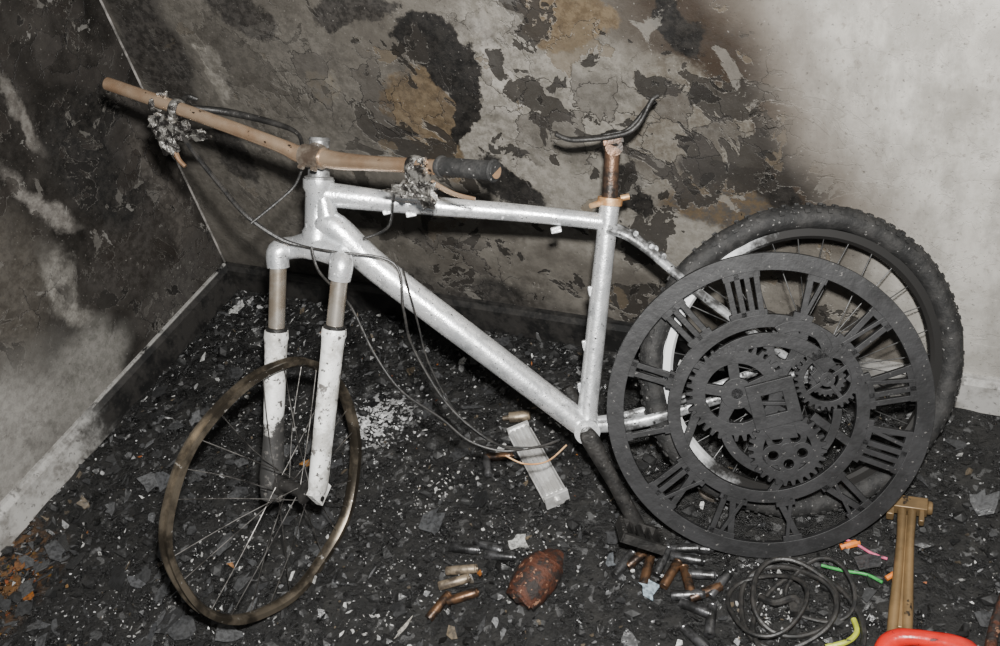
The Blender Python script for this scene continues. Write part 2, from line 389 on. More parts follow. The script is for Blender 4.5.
one('handlebar',bronze,lambda b:b.tube(barp,[.0125,.0125,.0128,.0155,.0165,.0155,.0128,.0125,.012],20,6),parent=bike)
def stem(b):
    s0=HT+U*.055
    b.tube([s0,(s0+CL)/2+V((-.01,0,.003)),CL+V((-.012,0,0))],[(.020,.020),(.015,.016),(.019,.018)],18,4)
    d=(barp[5]-barp[3]).normalized(); b.tube([CL-V((.012,0,0))-d*.022,CL-V((.012,0,0))+d*.022],.0200,20)
    for k in(-1,1): b.tube([CL+d*(.014*k)-V((.012,.02,.012)),CL+d*(.014*k)-V((.012,.028,.004))],.004,8)
one('stem',simple('stem_alloy',(.14,.105,.08),(.32,.27,.22),25,.4,.7),stem,parent=bike)
def grips(b):
    d=BLt-CL; b.tube([CL+d*.70,CL+d*.72,CL+d*.97,CL+d*1.0],[.0140,.0155,.0155,.0135],18)
    b.ring(CL+d*.72,d,.0155,.003,.004,24,8); b.ring(CL+d*.985,d,.0152,.003,.003,24,8)
one('burnt_grip',blackr,grips,parent=bike)
def levers(b):
    q=V((.600,-.452,.905)); d=(BRt-CL).normalized()
    b.ring(q+V((.01,0,0)),d,.0150,.005,.010,24,8); b.ring(q+V((-.035,0,.009)),d,.0145,.004,.007,24,8)
    b.blob(q+V((-.008,-.022,-.026)),.024,.9,1,(1.1,.8,1.2),freq=1.8); b.blob(q+V((.022,-.022,-.032)),.021,.9,2,(1.3,.7,.8),freq=2)
    b.blob(q+V((-.018,-.028,-.054)),.018,.9,3,(.9,.7,1.5),freq=2); b.blob(q+V((.052,-.02,-.038)),.014,.9,4,(1.9,.6,.7),freq=2); b.blob(q+V((-.02,.005,.016)),.011,.9,5,(1.1,.8,1.2),freq=2)
    b.tube([q+V((-.03,-.018,-.01)),q+V((.03,-.026,-.028))],[.012,.013],10); b.box(q+V((-.02,-.02,-.03)),V((.014,0,.005)),V((0,.008,0)),V((-.004,0,.013)))
    b.tube([q+V((-.005,-.03,-.035)),q+V((.006,-.035,-.07))],[.009,.005],8)
    q=V((1.14,-.492,.845)); d=(BLt-CL).normalized()
    b.ring(q+V((-.01,.0,.007)),d,.0150,.005,.010,24,8)
    b.blob(q+V((-.010,-.014,-.020)),.019,.9,6,(1.4,.8,.9),freq=1.8); b.blob(q+V((.014,-.020,-.026)),.018,.9,7,(1.1,.8,1.2),freq=2)
    b.blob(q+V((-.036,-.02,-.030)),.014,.9,8,(1.8,.7,.7),freq=2); b.blob(q+V((.010,-.004,.012)),.011,.9,9,(1,.8,1.1),freq=2)
    b.tube([q+V((-.028,-.018,-.018)),q+V((.024,-.022,-.020))],[.010,.013],10); b.box(q+V((.006,-.015,.0)),V((.013,0,0)),V((0,.008,0)),V((0,0,.016)))
one('melted_brake_lever_mounts',lump,levers,parent=bike)
def blades(b):
    b.tube([(.60,-.46,.88),(.590,-.475,.845),(.600,-.49,.822),(.615,-.495,.808)],[.006,.006,.005,.004],8,4)
    b.tube([(1.16,-.50,.83),(1.20,-.505,.815),(1.235,-.50,.805)],[.005,.004,.003],8,4)
one('brake_lever_blades',bronze,blades,parent=bike)
def levb(b):
    b.tube([(.625,-.43,.895),(.67,-.395,.868),(.76,-.385,.845),(.82,-.395,.832),(.85,-.43,.82)],[.006,.0075,.006,.004,.003],10,6)
    b.tube([(.61,-.44,.905),(.60,-.41,.905),(.615,-.40,.895)],[.006,.006,.004],8,6)
one('charred_shift_lever',char,levb,parent=bike)
PT=ST+(SP-ST)*.96
one('seatpost',post,lambda b:(b.tube([ST-(SP-ST)*.3,ST+(SP-ST)*.35,PT],[.0148,.0148,.014],18),b.tube([PT-NR*.022,PT+NR*.022],.016,18),b.box(PT+V((0,0,.014)),F3*.018,NR*.024,Z3*.005)),parent=bike)
def clamp(b):
    d=(ST-BB).normalized(); q=ST+d*.012
    b.tube([q,q+d*.014],[.0235,.0235],24)
    b.tube([q+d*.008-F3*-.02-NR*-.005,q+d*.008+F3*.038+NR*.02],[.006,.005],10); b.tube([q+d*.008-F3*.02,q+d*.008-F3*.036],[.006,.006],10)
one('seat_clamp',orange,clamp,parent=bike)
def rails(b):
    L=[(1.263,-.240,.763),(1.285,-.234,.750),(1.318,-.220,.745),(1.352,-.200,.741),(1.378,-.184,.742),(1.396,-.168,.756),(1.412,-.148,.780),(1.422,-.138,.785)]
    for s in (-1,1):
        Q=[V(q)+V((-.004,.012,-.006))+NR*(.021*s*(.25 if i==0 else (.7 if i==1 else 1)))+V((0,0,.006*s if i>5 else 0)) for i,q in enumerate(L)]
        b.tube(Q,[.0045,.0045,.0045,.0050,.0050,.0048,.0045,.004],10,5)
    b.blob(PT+V((0,0,.018)),.019,.35,4,(1,1,.7)); b.box(PT+V((0,0,.026)),F3*.016,NR*.026,Z3*.004)
one('saddle_rails',char,rails,parent=bike)

FTr=V((.799,-.533,.660)); FTl=V((.943,-.538,.658)); FLr=V((.788,-.781,.268)); FLl=V((.912,-.784,.298))
def crown(b):
    c=HB-U*.022
    b.tube([FTr-(FLr-FTr).normalized()*-.03,FTr,c+V((-.048,-.008,.004)),c+V((0,-.006,.014)),c+V((.048,-.008,0)),FTl,FTl-(FLl-FTl).normalized()*-.03],[(.021,.021),(.022,.022),(.017,.022),(.019,.028),(.017,.022),(.022,.022),(.021,.021)],20,6)
one('fork_crown',white_al,crown,parent=bike)
def st(b):
    for a,e in((FTr,FLr),(FTl,FLl)): b.tube([a.lerp(e,.05),a.lerp(e,.34)],.0158,20)
one('fork_stanchions',stanch,st,parent=bike)
def seals(b):
    for a,e,t in((FTr,FLr,.315),(FTl,FLl,.265)): b.tube([a.lerp(e,t),a.lerp(e,t+.003),a.lerp(e,t+.02)],[.018,.0205,.0205],20)
one('fork_wiper_seals',char,seals,parent=bike)
mfork=NT('fork_lower_burnt'); p=mfork.pos(); z=mfork.xyz(p)[2]; x=mfork.xyz(p)[0]
nn=mfork.noise(p,22,6,.7)
zz=mfork.math('ADD',z,mfork.math('MULTIPLY',mfork.math('SUBTRACT',nn,.5),.12))
zz=mfork.math('ADD',zz,mfork.math('MULTIPLY',mfork.mr(x,.83,.87),.18))
cc=mfork.mix(mfork.mr(zz,.376,.386),(.045,.044,.043),mfork.mix(mfork.mr(nn,.42,.62),(.88,.88,.86),(.48,.47,.44)))
cc=mfork.mix(mfork.mr(mfork.noise(p,70,4,.6),.60,.64),cc,(.10,.095,.09))
cc=mfork.mix(mfork.mr(mfork.noise(p,28,5,.7),.59,.63),cc,(.16,.15,.14))
mfork.set(Base_Color=cc,Roughness=.45,Metallic=.2); mfork.bump(mfork.noise(p,60,4,.7),.4,.004)
def lowers(b):
    for a,e,t,end in((FTr,FLr,.33,1.07),(FTl,FLl,.28,1.02)):
        w=.026 if t>.3 else .017
        b.tube([a.lerp(e,t),a.lerp(e,t+.03),a.lerp(e,t+.09),a.lerp(e,.78),a.lerp(e,.97),a.lerp(e,end)],[(.022,.023),(.0235,.0245),(.0195,.0235),(.0175,.023),(w,.023),(w*.9,.017)],20,3,flat=(1,0,0))
        b.box(e+V((0,.0,-.006)),V((.007,0,0)),V((0,.020,.006)),V((0,-.006,.022)))
one('fork_lowers',mfork.m,lowers,parent=bike)
WC=V((.802,-.794,.269)); WN=V((.996,-.0897,-.001)).normalized(); HUB=V((.846,-.785,.278))
def warp(t): return (.008*math.sin(2*t+.6)+.004*math.sin(3*t)+.0015*math.sin(9*t),.003*math.sin(2*t)+.001*math.sin(7*t+1))
one('front_wheel_rim',rimbrown,lambda b:b.ring(WC,WN,.257,.0080,.0115,160,box=True,warp=warp),parent=bike)
def fsp(b):
    a=WN.orthogonal().normalized(); c=WN.cross(a); n=28
    for i in range(n):
        if i in (3,8,11,17,22,25): continue
        t=2*math.pi*i/n; s=1 if i%2 else -1; t2=t+(.9 if (i//2)%2 else -.9)
        w=warp(t); e=WC+(a*math.cos(t)+c*math.sin(t))*.252+WN*w[0]; h=HUB+(a*math.cos(t2)+c*math.sin(t2))*.02+WN*(.026*s)
        b.tube([h,(h+e)/2+V((random.uniform(-1,1),random.uniform(-1,1),random.uniform(-1,1)))*.007,e],.0010,6,3)
one('front_wheel_spokes',spoke,fsp,parent=bike)
def fh(b):
    b.tube([HUB-WN*.050,HUB-WN*.036,HUB-WN*.032,HUB-WN*.028,HUB+WN*.028,HUB+WN*.032,HUB+WN*.036,HUB+WN*.050],[.008,.010,.023,.013,.013,.023,.010,.008],18)
    b.tube([HUB-WN*.075,HUB+WN*.075],.0055,10); b.tube([HUB-WN*.070,HUB-WN*.08],.010,8)
one('front_wheel_hub',char,fh,parent=bike)
def tyre(b):
    b.ring(RA,NR,.2885,.0225,.0255,140,14,warp=lambda t:(0,.0012*math.sin(11*t)+.0008*math.sin(23*t)))
    a=NR.orthogonal().normalized(); c=NR.cross(a)
    for i in range(84):
        for k,(w,rr) in enumerate(((-.021,.013),(-.008,.0222),(.008,.0222),(.021,.013))):
            if random.random()<.10: continue
            t=2*math.pi*(i+.5*(k in(1,2))+random.uniform(-.06,.06))/84; d=a*math.cos(t)+c*math.sin(t); tt=c*math.cos(t)-a*math.sin(t)
            q=RA+d*(.2885+rr)+NR*w; nn_=(d*rr+NR*w).normalized(); sd=nn_.cross(tt); f=random.uniform(.7,1.05)
            b.box(q,tt*.0043*f,sd*.0038,nn_*.0022*f)
one('rear_tyre',blackr,tyre,parent=bike)
one('rear_wheel_rim',rimsilv,lambda b:b.ring(RA,NR,.258,.010,.0115,120,box=True),parent=bike)
def rsp(b):
    a=NR.orthogonal().normalized(); c=NR.cross(a); n=32
    for i in range(n):
        t=2*math.pi*i/n; s=1 if i%2 else -1; t2=t+(1.1 if (i//2)%2 else -1.1)
        e=RA+(a*math.cos(t)+c*math.sin(t))*.25; h=RA+(a*math.cos(t2)+c*math.sin(t2))*.024+NR*(.026*s)
        b.tube([h,e],.0011,6)
one('rear_wheel_spokes',spokeb,rsp,parent=bike)
def gearpts(cx,cy,r0,r1,n,duty=.5):
    P=[]
    for i in range(n):
        for f_,r in((0,r0),(.18,r1),(.5,r1),(.68,r0)):
            t=2*math.pi*(i+f_)/n; P.append((cx+r*math.cos(t),cy+r*math.sin(t)))
    return P
def circp(cx,cy,r,n,ph=0): return [(cx+r*math.cos(2*math.pi*i/n+ph),cy+r*math.sin(2*math.pi*i/n+ph)) for i in range(n)]
def rh(b):
    b.tube([RA-NR*.060,RA-NR*.034,RA-NR*.032,RA-NR*.029,RA+NR*.025,RA+NR*.028,RA+NR*.030,RA+NR*.044],[.010,.012,.028,.015,.015,.028,.012,.008],18)
    A_=NR.orthogonal().normalized(); C_=NR.cross(A_)
    fn=lambda u,v,w:RA+A_*u+C_*v+NR*w
    for i,(r,n) in enumerate(((.062,34),(.055,28),(.047,24),(.040,20),(.033,16))):
        P=gearpts(0,0,r-.004,r,n); b.prism(P,circp(0,0,.016,len(P)),-.034-.004*i-.002,-.034-.004*i,fn)
one('rear_hub_and_cassette',char,rh,parent=bike,auto=30)
CA=BB+NR*.050; CE=V((1.452,-.556,.088))
def crank(b):
    b.tube([BB+NR*.03,CA+NR*.010],.013,14)
    d=(CE-CA); b.tube([CA-d*.06,CA+d*.05,CA+d*.5,CA+d*.97,CA+d*1.05],[(.010,.007),(.018,.010),(.0135,.009),(.0155,.009),(.009,.006)],16,5,flat=d.cross(NR))
    CA2=BB-NR*.050; d2=-(CE-CA); b.tube([CA2-d2*.05,CA2+d2*.35],[(.016,.009),(.012,.008)],14,flat=d2.cross(NR))
one('crank_arm',char,crank,parent=bike)
def pedal(b):
    q=CE+NR*.040; pa=NR; pb=V((.75,.25,-.45)); pb=(pb-pa*pb.dot(pa)).normalized(); pc=pa.cross(pb)
    b.tube([CE,q+pa*.04],.007,10)
    for s in(-1,1): 
        b.box(q+pb*.038*s,pb*.005,pa*.040,pc*.009); b.box(q+pa*.038*s,pb*.040,pa*.005,pc*.009)
        for k in range(-3,4): b.box(q+pb*.040*s+pa*.011*k,pb*.003,pa*.003,pc*.012)
    b.box(q+pb*.018,pb*.003,pa*.038,pc*.006);b.box(q-pb*.018,pb*.003,pa*.038,pc*.006)
one('pedal',char,pedal,parent=bike,smooth=False)
def cabs(b):
    r=.0026
    b.tube([(.610,-.47,.88),(.66,-.50,.845),(.715,-.525,.80),(.775,-.55,.755),(.83,-.55,.71),(.872,-.54,.688),(.93,-.535,.68),(1.028,-.50,.64),(1.045,-.535,.56),(1.05,-.55,.48),(1.110,-.58,.375),(1.18,-.59,.31),(1.225,-.575,.270),(1.27,-.545,.258),(1.30,-.52,.258)],[.0048]*5+[r]*10,8,8)
    b.tube([(1.12,-.49,.825),(1.08,-.50,.80),(1.02,-.47,.70),(.97,-.49,.68)],r,8,8)
    b.tube([(.90,-.55,.70),(.915,-.57,.66),(.935,-.56,.60),(.95,-.56,.56),(.99,-.59,.485),(1.04,-.61,.42),(1.10,-.60,.352),(1.15,-.60,.30),(1.205,-.585,.270),(1.25,-.56,.262)],r,8,8)
    b.tube([(.79,-.56,.745),(.82,-.52,.76),(.845,-.48,.775),(.86,-.46,.80)],r,8,6)
    b.tube([(1.045,-.50,.63),(1.055,-.52,.52),(1.075,-.55,.44),(1.13,-.58,.34),(1.20,-.575,.275),(1.29,-.53,.245)],.0018,8,8)
one('brake_and_gear_cables',cable,cabs,parent=bike)
one('bottom_bracket_cable',orange,lambda b:b.tube([(1.31,-.515,.240),(1.28,-.55,.222),(1.24,-.57,.225),(1.205,-.575,.245)],.0018,8,6),parent=bike)

# ---------------------------------------------------------------- gear wall clock
kn=V((.336,-.812,.478)).normalized(); kc=V((1.653,-.343,.264))+kn*.024; kc.z=.272
ka=V((.924,.3824,0)).normalized(); kb=kn.cross(ka).normalized()
fn=lambda u,v,w:kc+ka*u+kb*v+kn*w
clockm=simple('matt_black_clock_board',(.011,.011,.0115),(.021,.021,.022),14,.55,0,.3,.4,.6,(.12,.115,.11),120,.67,spec=.4)
clock=empty('gear_wall_clock',(1.653,-.343,0))
def dial(b):
    n=144
    b.prism(circp(0,0,.298,n),circp(0,0,.266,n),-.006,.006,fn)
    b.prism(circp(0,0,.184,n),circp(0,0,.160,n),-.0055,.0055,fn)
    r0,r1=.178,.270
    def bar(th,t0,ra,t1,rb,w,k):
        er=V((math.cos(th),math.sin(th))); et=V((math.sin(th),-math.cos(th)))
        A=er*ra+et*t0; B=er*rb+et*t1; d=(B-A).normalized(); nn=V((-d.y,d.x))*w/2
        P=[A-nn,B-nn,B+nn,A+nn]
        b.prism([(q.x,q.y) for q in reversed(P)],None,-.005-.0001*k,.005+.0001*k,fn)
    num=['XII','I','II','III','IIII','V','VI','VII','VIII','IX','X','XI']
    W={'I':.017,'V':.036,'X':.036}
    for k,s in enumerate(num):
        th=math.radians(215-30*k); tot=sum(W[c] for c in s); t=-tot/2
        for i,ch in enumerate(s):
            c=t+W[ch]/2; t+=W[ch]; kk=i+1
            if ch=='I': bar(th,c*.93,r0,c*1.05,r1,.0105,kk)
            elif ch=='V': bar(th,c,r0,c-.013,r1,.011,kk); bar(th,c,r0,c+.013,r1,.007,kk+4)
            else: bar(th,c+.012,r0,c-.013,r1,.012,kk); bar(th,c-.012,r0,c+.013,r1,.007,kk+4)
        for rr,w in((.188,.006),(.261,.006)):
            h=tot/2/rr; m_=10
            P=[((rr-w)*math.cos(th+h*(2*i/m_-1)),(rr-w)*math.sin(th+h*(2*i/m_-1))) for i in range(m_+1)]
            P2=[((rr+w)*math.cos(th+h*(2*i/m_-1)),(rr+w)*math.sin(th+h*(2*i/m_-1))) for i in reversed(range(m_+1))]
            Q=P2+P; b.prism(list(reversed(Q)),None,-.0052,.0052,fn)
one('clock_dial',clockm,dial,parent=clock,smooth=False,bevel=.0008)
def gears(b):
    def gear(cx,cy,rt,rr,ri,n,z0,z1):
        P=gearpts(cx,cy,rr,rt,n); b.prism(P,circp(cx,cy,ri,len(P)),z0,z1,fn)
    def arm(x0,y0,x1,y1,w,z0,z1):
        A=V((x0,y0));B=V((x1,y1)); d=(B-A).normalized(); nn=V((-d.y,d.x))*w/2; P=[A-nn,B-nn,B+nn,A+nn]
        b.prism([(q.x,q.y) for q in P],None,z0,z1,fn)
    gear(-.052,.040,.094,.082,.058,36,-.004,.008)
    for t in range(5):
        q=math.radians(72*t+20); arm(-.052,.040,-.052+.066*math.cos(q),.040+.066*math.sin(q),.020,-.004,.0078)
    b.prism(circp(-.052,.040,.030,40),circp(-.052,.040,.010,40),-.004,.0081,fn)
    gear(.028,-.078,.072,.062,.044,28,.002,.013)
    for t in range(5):
        q=math.radians(72*t+54); cx,cy=.028+.028*math.cos(q),-.078+.028*math.sin(q); b.prism(circp(cx,cy,.021,24),circp(cx,cy,.0095,24),.002,.0128+.0001*t,fn)
    b.prism(circp(.028,-.078,.014,24),None,.002,.0134,fn)
    gear(.112,.048,.060,.053,.042,30,-.002,.007); gear(.112,.048,.034,.030,.020,20,-.004,.004)
    for t in range(4):
        q=math.radians(90*t+30); arm(.112,.048,.112+.047*math.cos(q),.048+.047*math.sin(q),.008,-.002,.0066)
    b.prism(circp(.112,.048,.014,24),circp(.112,.048,.006,24),-.002,.0071,fn)
    def sq(r,ph): return [(.012+r*math.cos(math.radians(45+90*i)+ph),.016+r*math.sin(math.radians(45+90*i)+ph)) for i in range(4)]
    b.prism(sq(.062,.15),sq(.028,.15),.004,.016,fn)
    arm(-.012,.019,.036,.013,.007,.004,.0155); 
    b.prism([(-.02,-.02),(.045,-.03),(.050,-.055),(.0,-.055)],None,.003,.0142,fn)
    for (cx,cy,R0,R1,a0,a1,z) in ((0,.0,.124,.150,30,155,.007),(.02,-.02,.092,.112,150,265,.0065),(.06,.10,.046,.066,-60,120,.0062),(.0,.0,.118,.134,-75,-5,.0068)):
        m_=28; P=[(cx+R1*math.cos(math.radians(a0+(a1-a0)*i/m_)),cy+R1*math.sin(math.radians(a0+(a1-a0)*i/m_))) for i in range(m_+1)]
        Q=[(cx+R0*math.cos(math.radians(a0+(a1-a0)*i/m_)),cy+R0*math.sin(math.radians(a0+(a1-a0)*i/m_))) for i in reversed(range(m_+1))]
        b.prism(P+Q,None,-.003,z,fn)
    gear(.045,.115,.042,.036,.022,22,-.004,.005)
    for t,x0,y0 in((60,.03,.06),(140,-.09,.09),(200,-.12,.03),(265,.02,-.13),(330,.08,-.02),(10,.15,.05)):
        q=math.radians(t); arm(x0,y0,.172*math.cos(q),.172*math.sin(q),.016,-.004,.0045)
one('clock_gears',clockm,gears,parent=clock,smooth=False,bevel=.0008)

# ---------------------------------------------------------------- small objects on the floor
bat_m=[simple('burnt_cell_silver',(.16,.16,.165),(.05,.05,.05),40,.32,.8),simple('burnt_cell_copper',(.18,.10,.055),(.04,.03,.025),40,.38,.75),simple('burnt_cell_tan',(.30,.24,.17),(.10,.08,.06),40,.45,.5)]
bats=[(1.117,-.709,20,2),(1.147,-.766,35,1),(1.147,-.640,-5,0),(1.454,-.574,60,1),(1.478,-.60,95,1),(1.50,-.572,85,0),(1.533,-.531,15,0),(1.545,-.552,5,0),(1.578,-.580,10,0),(1.593,-.654,-10,0),(1.066,-.411,20,1),(1.61,-.715,150,0),(1.60,-.615,40,1),(1.10,-.66,10,0),(1.11,-.80,75,1),(1.56,-.60,120,1),(1.475,-.55,30,0),(1.53,-.50,-20,0),(1.62,-.59,70,0),(1.115,-.740,32,2),(1.43,-.60,75,0),(1.525,-.595,80,1),(1.555,-.525,12,0),(1.57,-.63,20,0),(1.05,-.44,-60,0),(1.625,-.67,100,0),(1.18,-.655,10,0)]
bp=empty('burnt_battery_cell_pile',(1.4,-.6,0))
def bats_f(b):
    for (x,y,a,mi) in bats:
        b.cur=mi; d=V((math.cos(math.radians(a)),math.sin(math.radians(a)),random.uniform(-.02,.08))); c=V((x,y,.0125)); r=.0095; h=.0325
        b.tube([c-d*h,c-d*(h-.002),c+d*(h-.006),c+d*(h-.004),c+d*(h-.002),c+d*h,c+d*(h+.0001),c+d*(h+.002)],[r*.93,r,r,r*.9,r,r*.9,r*.4,r*.35],16)
one('cells',bat_m,bats_f,parent=bp)

alu=simple('extruded_aluminium',(.88,.88,.87),(.62,.61,.59),22,.32,.55,.10,.42,.6,(.20,.19,.18),60,.68,spec=.8)
def heat(b):
    # solid bar with a row of raised longitudinal fins
    A=V((1.086,-.336,.022)); B=V((1.242,-.492,.024)); d=(B-A).normalized(); s=V((0,0,1)).cross(d).normalized(); n_=s.cross(d)
    if n_.z<0: n_=-n_
    L=(B-A).length/2; c=(A+B)/2
    P=[(-.022,-.016),(.022,-.016),(.025,-.010),(.025,.006),(.020,.012),(-.020,.012),(-.025,.006),(-.025,-.010)]
    k=b.addv([A+s*u+n_*v for u,v in P]+[B+s*u+n_*v for u,v in P]); m=len(P)
    for i in range(m):
        j=(i+1)%m; b.face((k+i,k+m+i,k+m+j,k+j))
    b.face([k+i for i in range(m)]); b.face([k+m+i for i in reversed(range(m))])
    for q in (-.0165,-.0055,.0055,.0165): b.box(c+s*q+n_*.0135,d*(L-.006),s*.0032,n_*.0035)
    for q in (-1,1): b.box(c+s*.0262*q-n_*.002,d*(L-.004),s*.0015,n_*.004)
    b.box(B+d*.003,d*.004,s*.027,n_*.018); b.box(A-d*.003,d*.004,s*.026,n_*.017)
    b.tube([B+d*.006,B+d*.014],[.008,.007],14)
one('aluminium_heatsink_bar',alu,heat,smooth=False,bevel=.0012)
one('small_brass_canister',bat_m[2],lambda b:(b.tube([(1.045,-.30,.018),(1.085,-.285,.020),(1.09,-.283,.020)],[.013,.013,.009],16),b.tube([(1.03,-.306,.018),(1.045,-.30,.018)],[.006,.006],10)))
def can(b):
    c=V((1.284,-.700,.036)); d=V((.25,.85,.12)).normalized(); 
    k=len(b.v); prof=[(-.052,.006),(-.052,.024),(-.046,.026),(-.049,.033),(-.044,.033),(-.040,.036),(-.02,.041),(0,.042),(.02,.041),(.036,.037),(.041,.034),(.045,.034),(.047,.030),(.045,.026),(.045,.004)]
    b.tube([c+d*p_[0] for p_ in prof],[p_[1] for p_ in prof],40)
    for i in range(k,len(b.v)):
        q=V(b.v[i]); e=mnoise.noise_vector(q*28)*.006+mnoise.noise_vector(q*80)*.002; b.v[i]=tuple(q+e+V((0,0,.001)))
one('rusted_tin_can',rust,can,auto=60)
one('loose_round_lid',simple('dull_lid',(.16,.14,.12),(.08,.07,.06),40,.5,.4),lambda b:(b.tube([(1.55,-.36,.004),(1.55,-.36,.010)],.04,36),b.ring((1.55,-.36,.010),(0,0,1),.037,.003,.003,40,8)))

def coils(b):
    for (cx,cy,R_,h,tx,ty,rr) in ((1.745,-.60,.085,.012,.1,.05,.0052),(1.755,-.585,.075,.022,-.15,.1,.0050),(1.79,-.62,.095,.010,.05,0,.0052),(1.715,-.615,.07,.03,.25,-.1,.0042),(1.80,-.555,.06,.02,.1,.2,.0042)):
        P=[]
        for i in range(25):
            t=2*math.pi*i/24*1.0; r=R_*(1+.07*math.sin(3*t+cx*40))
            x=r*math.cos(t);y=r*math.sin(t); P.append((cx+x,cy+y,max(.006,h+x*tx+y*ty+.004*math.sin(2*t))))
        b.tube(P,rr,8,3)
    b.tube([(1.70,-.60,.02),(1.73,-.61,.03),(1.76,-.59,.03),(1.775,-.60,.012)],.007,8,4)
    b.box((1.77,-.60,.018),(.016,.006,0),(-.005,.012,0),(0,0,.008))
one('charred_charging_cable_coil',cable,coils)
def wire(name,col,P,r=.0035):
    one(name,simple(name+'_plastic',col,tuple(x*.7 for x in col),40,.4,c3=(.03,.03,.03),s3=60,t3=.6),lambda b:b.tube(P,r,8,6))
wire('pink_wire',(.60,.12,.22),[(1.80,-.425,.02),(1.84,-.43,.014),(1.87,-.44,.01),(1.90,-.445,.01)],.0028)
wire('green_wire',(.05,.33,.08),[(1.79,-.50,.02),(1.83,-.495,.012),(1.87,-.49,.01),(1.90,-.50,.012)],.003)
wire('yellow_green_wire',(.45,.50,.05),[(1.83,-.66,.01),(1.862,-.64,.012),(1.875,-.615,.012),(1.865,-.59,.01)],.005)
wire('orange_connector',(.70,.20,.03),[(1.815,-.445,.012),(1.835,-.432,.014),(1.845,-.425,.012)],.007)
wire('orange_cable_end',(.70,.20,.03),[(1.905,-.49,.012),(1.918,-.475,.014)],.005)

wood=simple('scorched_brass',(.25,.16,.075),(.14,.092,.044),9,.40,.4,.25,.4,.65,(.03,.022,.015),30,.64)
def hammer(b):
    A=V((1.918,-.335,.034)); B=V((1.945,-.61,.020)); d=(B-A).normalized(); s=V((0,0,1)).cross(d).normalized(); z_=V((0,0,1))
    for k in (-1,1):
        b.tube([A+s*.009*k,A.lerp(B,.25)+s*.008*k,A.lerp(B,.55)+s*.009*k,A.lerp(B,.8)+s*.011*k,B+s*.012*k],[(.009,.009),(.009,.008),(.010,.009),(.010,.010),(.009,.010)],12,5,flat=z_)
    b.box(A.lerp(B,.5)-z_*.003,d*.12,s*.006,z_*.007)
    b.box(A-d*.006,s*.036,d*.014,z_*.012)
    b.tube([A-d*.006+s*.036,A-d*.006+s*.045],[.014,.012],14); b.box(A-d*.004-s*.030+d*.018,s*.007,d*.012,z_*.010)
    b.box(A+s*.026+d*.018,s*.005,d*.014,z_*.008)
one('adjustable_wrench',wood,hammer,smooth=True,bevel=.002)
redp=simple('red_plastic',(.62,.02,.012),(.40,.015,.01),20,.3,0,.2,.4,.7,(.10,.02,.02),50,.64)
def redo(b):
    c=V((1.998,-.650,.030))
    P=[c+V((.075*math.cos(t),.050*math.sin(t)*(1+.15*math.cos(2*t)),.010*math.sin(t+1))) for t in [2*math.pi*i/16 for i in range(17)]]
    b.tube(P,[.016,.018,.020,.018,.015,.014,.016,.017,.016,.018,.020,.018,.015,.014,.016,.017,.016],14,3)
    b.blob(c+V((.065,.0,.0)),.034,.4,3,(1.2,1,.55)); b.blob(c+V((-.02,-.05,-.005)),.030,.4,5,(1.5,.8,.6))
one('melted_red_plastic_handle',redp,redo)
one('rusty_steel_rod',rust,lambda b:b.tube([(2.112,-.43,.03),(2.092,-.53,.016),(2.085,-.66,.012)],.010,12,4))

# ---------------------------------------------------------------- burnt debris : one mesh
random.seed(11)
dv=[];df=[];dc=[]
def pal():
    r=random.random()
    if r<.58: g=random.uniform(.004,.018); return (g,g,g)
    if r<.83: g=random.uniform(.018,.055); return (g*.98,g,g*1.04)
    if r<.93: g=random.uniform(.06,.18); return (g,g*1.01,g*1.03)
    if r<.962: g=random.uniform(.04,.13); return (g*1.25,g,g*.7)
    if r<.996: g=random.uniform(.28,.68); return (g,g,g*.97)
    return (random.uniform(.2,.35),random.uniform(.08,.13),.025)
def shard(x,y,s,z0=0,col=None,n=None,tilt=.35,th=None):
    n=n or random.choice((3,4,5,6,7)); col=col or pal(); k=len(dv)
    ang=[2*math.pi*i/n+random.uniform(-.45,.45) for i in range(n)]
    tx,ty=random.gauss(0,tilt),random.gauss(0,tilt); th=th or random.uniform(.0008,.003); asp=random.choice((.25,.4,.7,1)); ro=random.uniform(0,6.28)
    P=[]
    for a in ang:
        r=s*random.uniform(.45,1.2); px,py=r*math.cos(a),r*asp*math.sin(a); px,py=px*math.cos(ro)-py*math.sin(ro),px*math.sin(ro)+py*math.cos(ro)
        P.append((px,py,px*tx+py*ty))
    zm=min(p[2] for p in P); lift=min(-zm,s*.5)+z0+.0005
    for t in(0,th):
        for p in P: dv.append((x+p[0],y+p[1],max(p[2]+lift,0)+t))
    df.append(tuple(k+i for i in reversed(range(n)))); df.append(tuple(k+n+i for i in range(n)))
    for i in range(n): j=(i+1)%n; df.append((k+i,k+j,k+n+j,k+n+i))
    dc.extend([col]*(n+2))
def place(k=0):
    for _ in range(12):
        x,y=random.uniform(.03,2.5),-random.uniform(.03,1.55)
        d=.5+.9*mnoise.noise(V((x*4+k*7,y*4,k)))
        if random.random()<d: return x,y
    return x,y
for _ in range(15000): x,y=place(); shard(x,y,random.choice((.0015,.002,.003,.004,.006)),random.uniform(0,.004))
for _ in range(4800):
    x,y=place(1); g=random.uniform(.2,.75); shard(x,y,random.choice((.001,.0014,.002,.003)),random.uniform(.002,.007),(g,g,g),n=4,th=.001)
for _ in range(1900): x,y=place(2); shard(x,y,random.uniform(.006,.015),random.uniform(0,.004),tilt=.4)
for _ in range(170): 
    x,y=place(3); g=random.uniform(.008,.06); shard(x,y,random.uniform(.014,.036),random.uniform(.001,.006),(g,g*1.02,g*1.06),n=random.choice((7,8,9,11)),tilt=.2,th=.0015)
